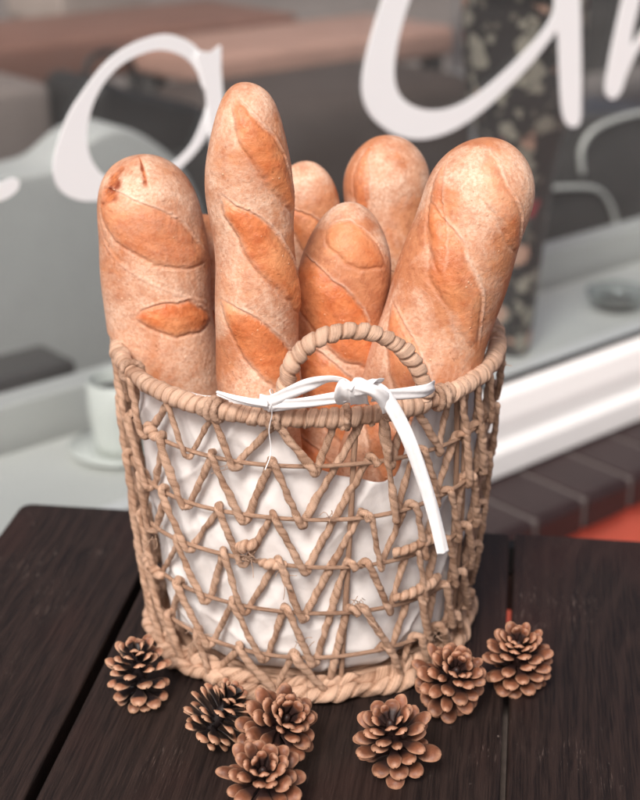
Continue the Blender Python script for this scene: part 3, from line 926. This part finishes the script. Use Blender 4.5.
# ------------------------------------------------------------------ ribbon
def strip(P, width, side, thick=.0007, taper=None, fold=.0, n=9, seed=0):
    """flat tape along P; side = vectors across"""
    P = catmull(P, 12); n_p = len(P)
    side = catmull(side, 12)[:n_p] if np.ndim(side) > 1 else np.repeat(np.asarray(side, float)[None], n_p, 0)
    if len(side) < n_p: side = np.vstack([side, np.repeat(side[-1:], n_p-len(side), 0)])
    T = np.gradient(P, axis=0); T /= np.linalg.norm(T, axis=1)[:, None]
    V = []
    for i in range(n_p):
        s = side[i]-T[i]*side[i].dot(T[i]); s /= np.linalg.norm(s); nn = np.cross(T[i], s)
        w = width*(taper[0]+(taper[1]-taper[0])*i/(n_p-1) if taper is not None else 1)
        prof = []
        for k in range(n):
            x = -1+2*k/(n-1)
            h = fold*(1-x*x)+.0005*math.sin(x*5+i*.13+seed)
            prof.append((x*w/2, h+thick/2*(1-x**6*.7)))
        for k in range(n-1, -1, -1):
            x = -1+2*k/(n-1); h = fold*(1-x*x)+.0005*math.sin(x*5+i*.13+seed)
            prof.append((x*w/2, h-thick/2*(1-x**6*.7)))
        for a, b in prof: V.append(P[i]+s*a+nn*b)
    m = 2*n
    F = grid_faces(n_p, m)+[tuple(range(m-1, -1, -1)), tuple((n_p-1)*m+j for j in range(m))]
    return V, F
def YP(u, v, y): return at_y(u, v, y)
rib = empty('white_ribbon', YP(368, 392, .905))
tag(rib, 'white cotton ribbon knotted over the handle and rim, one tail hanging down', 'ribbon')
RO = np.array(rib.location)
def ribpart(name, P, w, side=(0, 0, 1), **kw):
    V, F = strip(P, w, side, **kw); o = mesh_obj(name, np.array(V)-RO, F, M_ribbon, rib)
    return o
ribpart('loop', [YP(262, 402, .921), YP(272, 402, .912), YP(290, 393, .908), (YP(308, 385, .906)), YP(328, 379, .905), YP(345, 381, .904), YP(356, 389, .902), YP(364, 394, .900)], .0105, [(0, -.3, 1)]*4+[(0, -.8, .7)]*4, taper=(1.1, .9), fold=.001)
ribpart('loop', [YP(266, 406, .916), YP(285, 405, .910), YP(310, 402, .908), YP(335, 398, .907), YP(360, 394, .904)], .0092, (0, -.25, 1), fold=.0008, seed=1)
ribpart('loop', [YP(372, 396, .904), YP(390, 395, .908), YP(410, 393, .914), YP(424, 391, .919), YP(431, 388, .926), YP(433, 387, .936)], .0098, (0, -.25, 1), fold=.0010, seed=2)
ribpart('tail', [YP(372, 388, .901), YP(382, 393, .897), YP(392, 407, .897), YP(402, 425, .898), YP(412, 448, .899), YP(424, 482, .902), (YP(434, 515, .905)), YP(443, 553, .908)], .0088, [(1, 0, .5)]*3+[(1, .15, .2)]*5, taper=(1.15, 1.0), fold=.0012, seed=3)
ribpart('frayed_end', [YP(218, 393, .934), YP(232, 398, .921), YP(250, 402, .914), YP(268, 404, .912)], .0080, (0, -.4, 1), taper=(.5, 1.1), fold=.0012, seed=4)
# knot: overlapping turns of tape
kc = YP(362, 393, .902)
ribpart('knot', [YP(345, 404, .908), YP(342, 397, .899), YP(344, 388, .895), YP(351, 382, .897), YP(357, 381, .905)], .0105, (1, -.15, .25), thick=.0022, fold=.0016)
ribpart('knot', [YP(360, 405, .906), YP(358, 396, .896), YP(361, 385, .893), YP(369, 379, .898), YP(376, 380, .906)], .0125, (1, -.1, .1), thick=.0018, fold=.0015, seed=5)
ribpart('knot', [YP(352, 389, .900), YP(362, 388, .892), YP(374, 391, .891), YP(384, 399, .896), YP(387, 408, .904)], .0100, (.2, -.3, 1), thick=.0018, fold=.0015, seed=6)
# sewing thread round the frayed end
mb = MB()
for u0 in (271,):
    a = .0095
    p = YP(u0, 400, .916)
    P = [p+np.array([.001*math.sin(3*t), -.0085*math.cos(t)+.004, .0075*math.sin(t)-.002]) for t in np.linspace(0, 2*PI, 18)[:-1]]
    V, F, t_ = tube(P, .0004, .002, 6, True); mb.add(V, F)
P = catmull([YP(271, 404, .905), YP(272, 415, .911), YP(269, 430, .915), YP(271, 452, .918), YP(265, 470, .912)], 6)
V, F, t_ = tube(P, .0004, .002, 6); mb.add(V, F)
mb.build('thread', M_ribbon, rib, off=RO)

# ------------------------------------------------------------------ baguettes
def loaf(label, tip, tip_y, foot, foot_y, r_, bend=(0, 0, 0), slashes=(), capT=1.25, ridges=(), burns=(), flat=.94, seed=0, taper=.0):
    """tip/foot: where the two ends of the loaf stand; slashes: (metres from tip, angle deg, half length, half width, slope deg)"""
    A = at_y(tip[0], tip[1], tip_y); B = at_y(foot[0], foot[1], foot_y)
    if B[2] < .02: B = A+(B-A)*((A[2]-.02)/(A[2]-B[2]))
    ax = B-A; L = np.linalg.norm(ax); T = ax/L
    view = np.array([0, 0, CH])-(A+B)/2
    N = view-T*view.dot(T); N /= np.linalg.norm(N)      # towards the viewer
    Bn = np.cross(N, T)                                   # sideways
    if Bn[0] < 0: Bn = -Bn
    n, m = 420, 170
    # denser at the tip
    q = np.linspace(0, 1, n); s = L*(q**1.25)
    ph = np.arange(m)/m*2*PI
    sg, pg = np.meshgrid(s, ph, indexing='ij')
    cap = r_*capT
    def capf(d): 
        x = np.clip(d/cap, 0, 1); return (1-(1-x)**2.15)**(1/2.0)
    rad = r_*capf(sg+1e-9)*capf(L-sg+1e-9)*(1-taper*(sg/L-.5))
    rad = np.maximum(rad, 1e-5)
    dx = np.sign(np.sin(pg/2)) * 0
    cut = np.zeros_like(sg); ridge = np.zeros_like(sg); disp = np.zeros_like(sg); burn = np.zeros_like(sg)
    k = np.random.default_rng(seed+5)
    pw = (pg+PI) % (2*PI)-PI                              # -pi..pi, 0 towards the viewer, + to the right
    wob = .0007*np.sin(sg*120+pw*2+seed)+.0003*np.sin(sg*330-pw*5+seed*2)
    for (s0, a0, hl, hw, sl, *st_) in slashes:
        st_ = st_[0] if st_ else 1.
        da = (pw-R(a0)+PI) % (2*PI)-PI
        X = da*r_; Y = sg-s0
        c_, s_ = math.cos(R(sl)), math.sin(R(sl))
        a = X*c_+Y*s_; b = -X*s_+Y*c_+wob
        kx = np.arange(-.09, .09, .0022); kn = k.normal(0, .00032, len(kx)); kn2 = k.normal(0, .0009, len(kx[::4]))
        b = b+np.interp(a, kx, kn)+np.interp(a, kx[::4], kn2)
        env = hw*np.clip(1-(a/hl)**2, 0, None)**.80
        inside = np.where(np.abs(a) < hl, 1., 0.)
        d = env-np.abs(b)
        m_ = np.clip(np.where(b < 0, d/.0036, d/.0085)+.1, 0, 1)*inside
        m_ = m_*m_*(3-2*m_)
        fade = np.clip((hl-np.abs(a))/(hl*.25), 0, 1)
        cut = np.maximum(cut, m_*fade*st_)
        # valley at the rim of the cut then a bulge
        disp += (-.0013*np.exp(-((d-.0012)/.0013)**2)+.0026*np.clip(d/.011, 0, 1)**.8)*inside*fade*(.4+.6*st_)
        # lifted ear on the upper side
        up_ = (b < 0)
        e_ = np.exp(-((d+.0007)/.0009)**2)*inside*fade
        ridge = np.maximum(ridge, e_*np.where(up_, .85, .25)); disp += .0009*e_*np.where(up_, 1.2, .0)
    for (pts) in ridges:                                  # thin raised seams, given as (metres from tip, angle deg)
        P = catmull([(p[0], R(p[1])*r_, 0) for p in pts], 8)
        best = np.full(sg.shape, 1.)
        X = pw*r_
        for i in range(len(P)-1):
            ax_, ay_ = P[i][0], P[i][1]; bx_, by_ = P[i+1][0], P[i+1][1]
            t = np.clip(((sg-ax_)*(bx_-ax_)+(X-ay_)*(by_-ay_))/((bx_-ax_)**2+(by_-ay_)**2+1e-12), 0, 1)
            best = np.minimum(best, np.hypot(sg-ax_-t*(bx_-ax_), X-ay_-t*(by_-ay_)))
        e_ = np.exp(-(best/.0010)**2); ridge = np.maximum(ridge, e_*.35); disp += .0003*e_-.0003*np.exp(-((best-.0022)/.0012)**2)
    for (s0, a0, rs, ra) in burns:
        da = (pw-R(a0))*r_; e_ = ((sg-s0)/rs)**2+(da/ra)**2
        e_ = e_*(1+.5*np.sin(sg*700)*np.cos(pw*9))
        b_ = np.clip(1.3-e_, 0, 1); burn = np.maximum(burn, b_); disp -= .0022*b_*(1+.4*np.sin(sg*1500+pw*30))
    low = np.zeros_like(sg)
    for _ in range(7):
        f1, f2, p1 = k.uniform(15, 70), k.integers(1, 4), k.uniform(0, 6.28)
        low += k.uniform(.2, .5)*np.sin(f1*sg+f2*pg+p1)
    disp = disp*capf(sg+.004)+low*.0013
    disp += .0011*np.sin(sg*47+seed*1.7)*np.cos(pg+seed)+.0008*np.sin(sg*83+seed)
    rr = rad+disp*np.clip(rad/r_*2, 0, 1)
    t = sg/L
    bd = np.asarray(bend, float)
    C = A[None, None]+T[None, None]*sg[..., None]+(4*t*(1-t))[..., None]*bd
    V = C+rr[..., None]*(np.cos(pg)[..., None]*N*flat+np.sin(pg)[..., None]*Bn)
    F = grid_faces(n, m)
    V = V.reshape(-1, 3); F.append(tuple(range(m-1, -1, -1)))
    # crust presses against the cloth instead of passing through it
    X_, Y_ = V[:, 0]-XC, V[:, 1]-YC; rr_ = np.hypot(X_, Y_)
    zc = np.clip(V[:, 2]/HR, 0, 1)
    lim = RB+(RT-RB)*zc+.0025*np.sin(PI*zc)-.0163
    top_ = HR-.004-.0085*(-Y_/np.maximum(rr_, 1e-6))
    a_ = np.clip((V[:, 2]-top_)/.018, 0, 1); lim = lim+.0085*np.clip((V[:, 2]-top_+.012)/.012, 0, 1)+a_*a_*.06
    ex = np.maximum(rr_-lim, 0); nr = np.where(rr_ > lim, lim+.0006*(1-np.exp(-ex/.01)), rr_)
    V[:, 0] = XC+X_*nr/np.maximum(rr_, 1e-6); V[:, 1] = YC+Y_*nr/np.maximum(rr_, 1e-6)
    V[:, 2] = np.maximum(V[:, 2], .018)
    base = B.copy()
    o = mesh_obj('baguette', V-base, F, M_bread, None, {'cut': cut.ravel(), 'ridge': ridge.ravel(), 'burn': burn.ravel()})
    o.location = base
    tag(o, label, 'baguette', 'baguettes standing in the basket')
    return o

loaf('leftmost baguette, with a torn reddish brown patch on its blunt tip', (138, 155), 1.075, (211, 600), 1.06, .0405, (-.002, 0, 0),
     slashes=[(.120, 18, .036, .0135, 10), (.052, -2, .060, .020, 32, .62), (.205, -10, .05, .016, 16, .7)],
     ridges=[[(.040, -75), (.066, -45), (.094, 5), (.115, 60)]], burns=[(.017, -48, .012, .013), (.007, 5, .014, .0026)], capT=1.3, seed=1)
loaf('tallest slender baguette, heavily floured between three glossy orange slashes', (244, 82), .998, (269, 640), .975, .0292, (.002, 0, 0),
     slashes=[(.050, 30, .055, .0135, 56, .95), (.118, 26, .060, .0150, 52), (.190, 20, .060, .0165, 50), (.262, 10, .055, .015, 50)], capT=2.1, seed=2)
loaf('small baguette end showing behind and right of the tallest baguette', (306, 161), 1.150, (318, 560), 1.120, .0262,
     slashes=[(.06, 20, .04, .014, 40, .8), (.12, 0, .04, .014, 40, .8)], capT=1.5, seed=3)
loaf('dark orange baguette in the middle behind the arched handle', (351, 202), 1.060, (326, 620), 1.020, .0355, (-.003, 0, 0),
     slashes=[(.080, -12, .060, .021, 44), (.145, 0, .06, .021, 48), (.215, -10, .06, .019, 50), (.028, 10, .036, .015, 20, .6)], capT=2.0, seed=4)
loaf('floury blunt baguette at the back, its tip split by a seam', (386, 135), 1.165, (402, 600), 1.120, .0345,
     slashes=[(.12, 5, .04, .011, 50, .6), (.035, -40, .034, .009, 86, .8)], ridges=[[(.002, -30), (.02, -32), (.05, -28), (.09, -20)]], capT=1.25, seed=5)
loaf('thick pale baguette leaning out over the right rim', (500, 139), 1.035, (356, 590), .995, .0408, (-.004, 0, -.002),
     slashes=[(.098, 4, .062, .0150, 50, .75), (.175, -8, .062, .0150, 50, .85), (.040, 28, .050, .0110, 44, .5), (.060, -38, .045, .008, 60, .55), (.235, -4, .058, .014, 50, .8)],
     capT=1.25, seed=6, taper=-.04)
loaf('baguette almost hidden between the leftmost and the tallest baguette', (199, 214), 1.145, (218, 560), 1.10, .029,
     slashes=[(.09, 20, .03, .009, 50)], capT=1.2, seed=8)

# ------------------------------------------------------------------ pine cones
def cone(label, pix, radius, height, tilt, az, seed, dark=False, nsc=46, lift=0., open_=1.0):
    """pix: picture position of the cone centre; axis leans by tilt towards azimuth az (deg, 0 = +x)"""
    k = np.random.default_rng(seed)
    mb = MB(); GA = PI*(3-math.sqrt(5))
    nu, nv = 14, 9
    for i in range(nsc):
        if k.uniform() < .06 and 6 < i: continue
        t = (i+.5)/nsc                                   # 0 foot .. 1 apex
        th = i*GA+k.normal(0, .06)
        env = (math.sin(PI*(.20+.70*t**.9)))**.85
        elev = R(-16+(78 if not dark else 74)*t**1.15)+k.normal(0, .10)
        ln = radius*env*(.98+k.normal(0, .09))
        z0 = height*(.08+.74*t)
        wd = radius*(.235 if not dark else .225)*(1.0-.42*t**3)*(1+k.normal(0, .11)); skew = k.normal(0, .12)
        rc = .13*radius
        thick = .0024
        tone = k.normal(0, .3)
        VV = []; tip = []; edge = []
        curl = k.uniform(.04, .16)
        for side in (1, -1):
            for a in range(nu):
                u = 1-(1-a/(nu-1))**1.7
                # outline: narrow neck, broad rounded end
                w = wd*(.30+.70*min(1, (u/.62))**2.2) if u < .62 else wd*max(0, 1-((u-.62)/.382)**2.7)**.5
                for b in range(nv):
                    x = -1+2*b/(nv-1)
                    lx = ln*u*(1-.05*skew*x*u); ly = w*x+skew*wd*u*u*.5
                    h = ln*(.16*u-curl*u**4)-.20*wd*(x*x)*u
                    rim_ = max(abs(x)**6, max(0, (u-.72)/.28)**2)
                    th_ = thick*(.40+.85*u**2)*(1-.9*max(abs(x)**4, (max(0, (u-.88))/.12)**2))
                    # knob on the end of a scale
                    h += ((.0007*math.exp(-((u-.80)/.06)**2-(x/.4)**2)-.0006*math.exp(-((u-.62)/.10)**2-(x/.6)**2)) if side > 0 else 0)
                    zz = h+side*th_/2
                    ce, se = math.cos(elev), math.sin(elev)
                    r_ = rc+lx*ce-zz*se; z = z0+lx*se+zz*ce
                    VV.append((r_*math.cos(th)-ly*math.sin(th), r_*math.sin(th)+ly*math.cos(th), z))
                    tip.append(u if side > 0 else u*.93)
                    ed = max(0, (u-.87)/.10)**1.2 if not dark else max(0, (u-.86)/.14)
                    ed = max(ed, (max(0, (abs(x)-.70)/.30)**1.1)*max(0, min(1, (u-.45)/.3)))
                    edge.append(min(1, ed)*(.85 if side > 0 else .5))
        F = grid_faces(nu, nv, False)
        F = [f[::-1] for f in F]+[tuple(j+nu*nv for j in f) for f in grid_faces(nu, nv, False)]
        o_ = nu*nv
        per = [b for b in range(nv)]+[a*nv+nv-1 for a in range(1, nu)]+[(nu-1)*nv+b for b in range(nv-2, -1, -1)]+[a*nv for a in range(nu-2, 0, -1)]
        for q in range(len(per)):
            p1, p2 = per[q], per[(q+1) % len(per)]; F.append((p1, p2, p2+o_, p1+o_))
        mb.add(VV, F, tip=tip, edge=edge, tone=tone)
    core = MB()
    cp = []
    for q in np.linspace(0, 1, 9): cp.append((.20*radius*math.sin(PI*(.12+.8*q))+.0004, height*(.04+.80*q)))
    V, F = lathe(cp, 16); core.add(V, F, tip=0., edge=0., tone=0.)
    Mx = Matrix.Rotation(R(az), 4, 'Z') @ Matrix.Rotation(R(tilt), 4, 'Y') @ Matrix.Rotation(k.uniform(0, 6.28), 4, 'Z')
    A = np.array(Mx)[:3, :3]
    def tr(V): return V @ A.T
    vs = tr(np.concatenate(mb.V)); zmin = np.percentile(vs[:, 2], .3)
    cen = (vs.max(0)+vs.min(0))/2
    hc = cen[2]-zmin+lift
    pc = at_z(pix[0], pix[1], hc)
    root = empty('pine_cone', (pc[0], pc[1], lift))
    d = np.array([cen[0], cen[1], zmin])
    m_ = M_cone_dark if dark else M_cone
    mesh_obj('scales', vs-d, mb.F, m_, root, {kk: np.concatenate(a) for kk, a in mb.A.items()})
    mesh_obj('core', tr(np.concatenate(core.V))-d, core.F, m_, root, {kk: np.concatenate(a) for kk, a in core.A.items()})
    tag(root, label, 'pine cone', 'pine cones scattered round the basket')
    return root
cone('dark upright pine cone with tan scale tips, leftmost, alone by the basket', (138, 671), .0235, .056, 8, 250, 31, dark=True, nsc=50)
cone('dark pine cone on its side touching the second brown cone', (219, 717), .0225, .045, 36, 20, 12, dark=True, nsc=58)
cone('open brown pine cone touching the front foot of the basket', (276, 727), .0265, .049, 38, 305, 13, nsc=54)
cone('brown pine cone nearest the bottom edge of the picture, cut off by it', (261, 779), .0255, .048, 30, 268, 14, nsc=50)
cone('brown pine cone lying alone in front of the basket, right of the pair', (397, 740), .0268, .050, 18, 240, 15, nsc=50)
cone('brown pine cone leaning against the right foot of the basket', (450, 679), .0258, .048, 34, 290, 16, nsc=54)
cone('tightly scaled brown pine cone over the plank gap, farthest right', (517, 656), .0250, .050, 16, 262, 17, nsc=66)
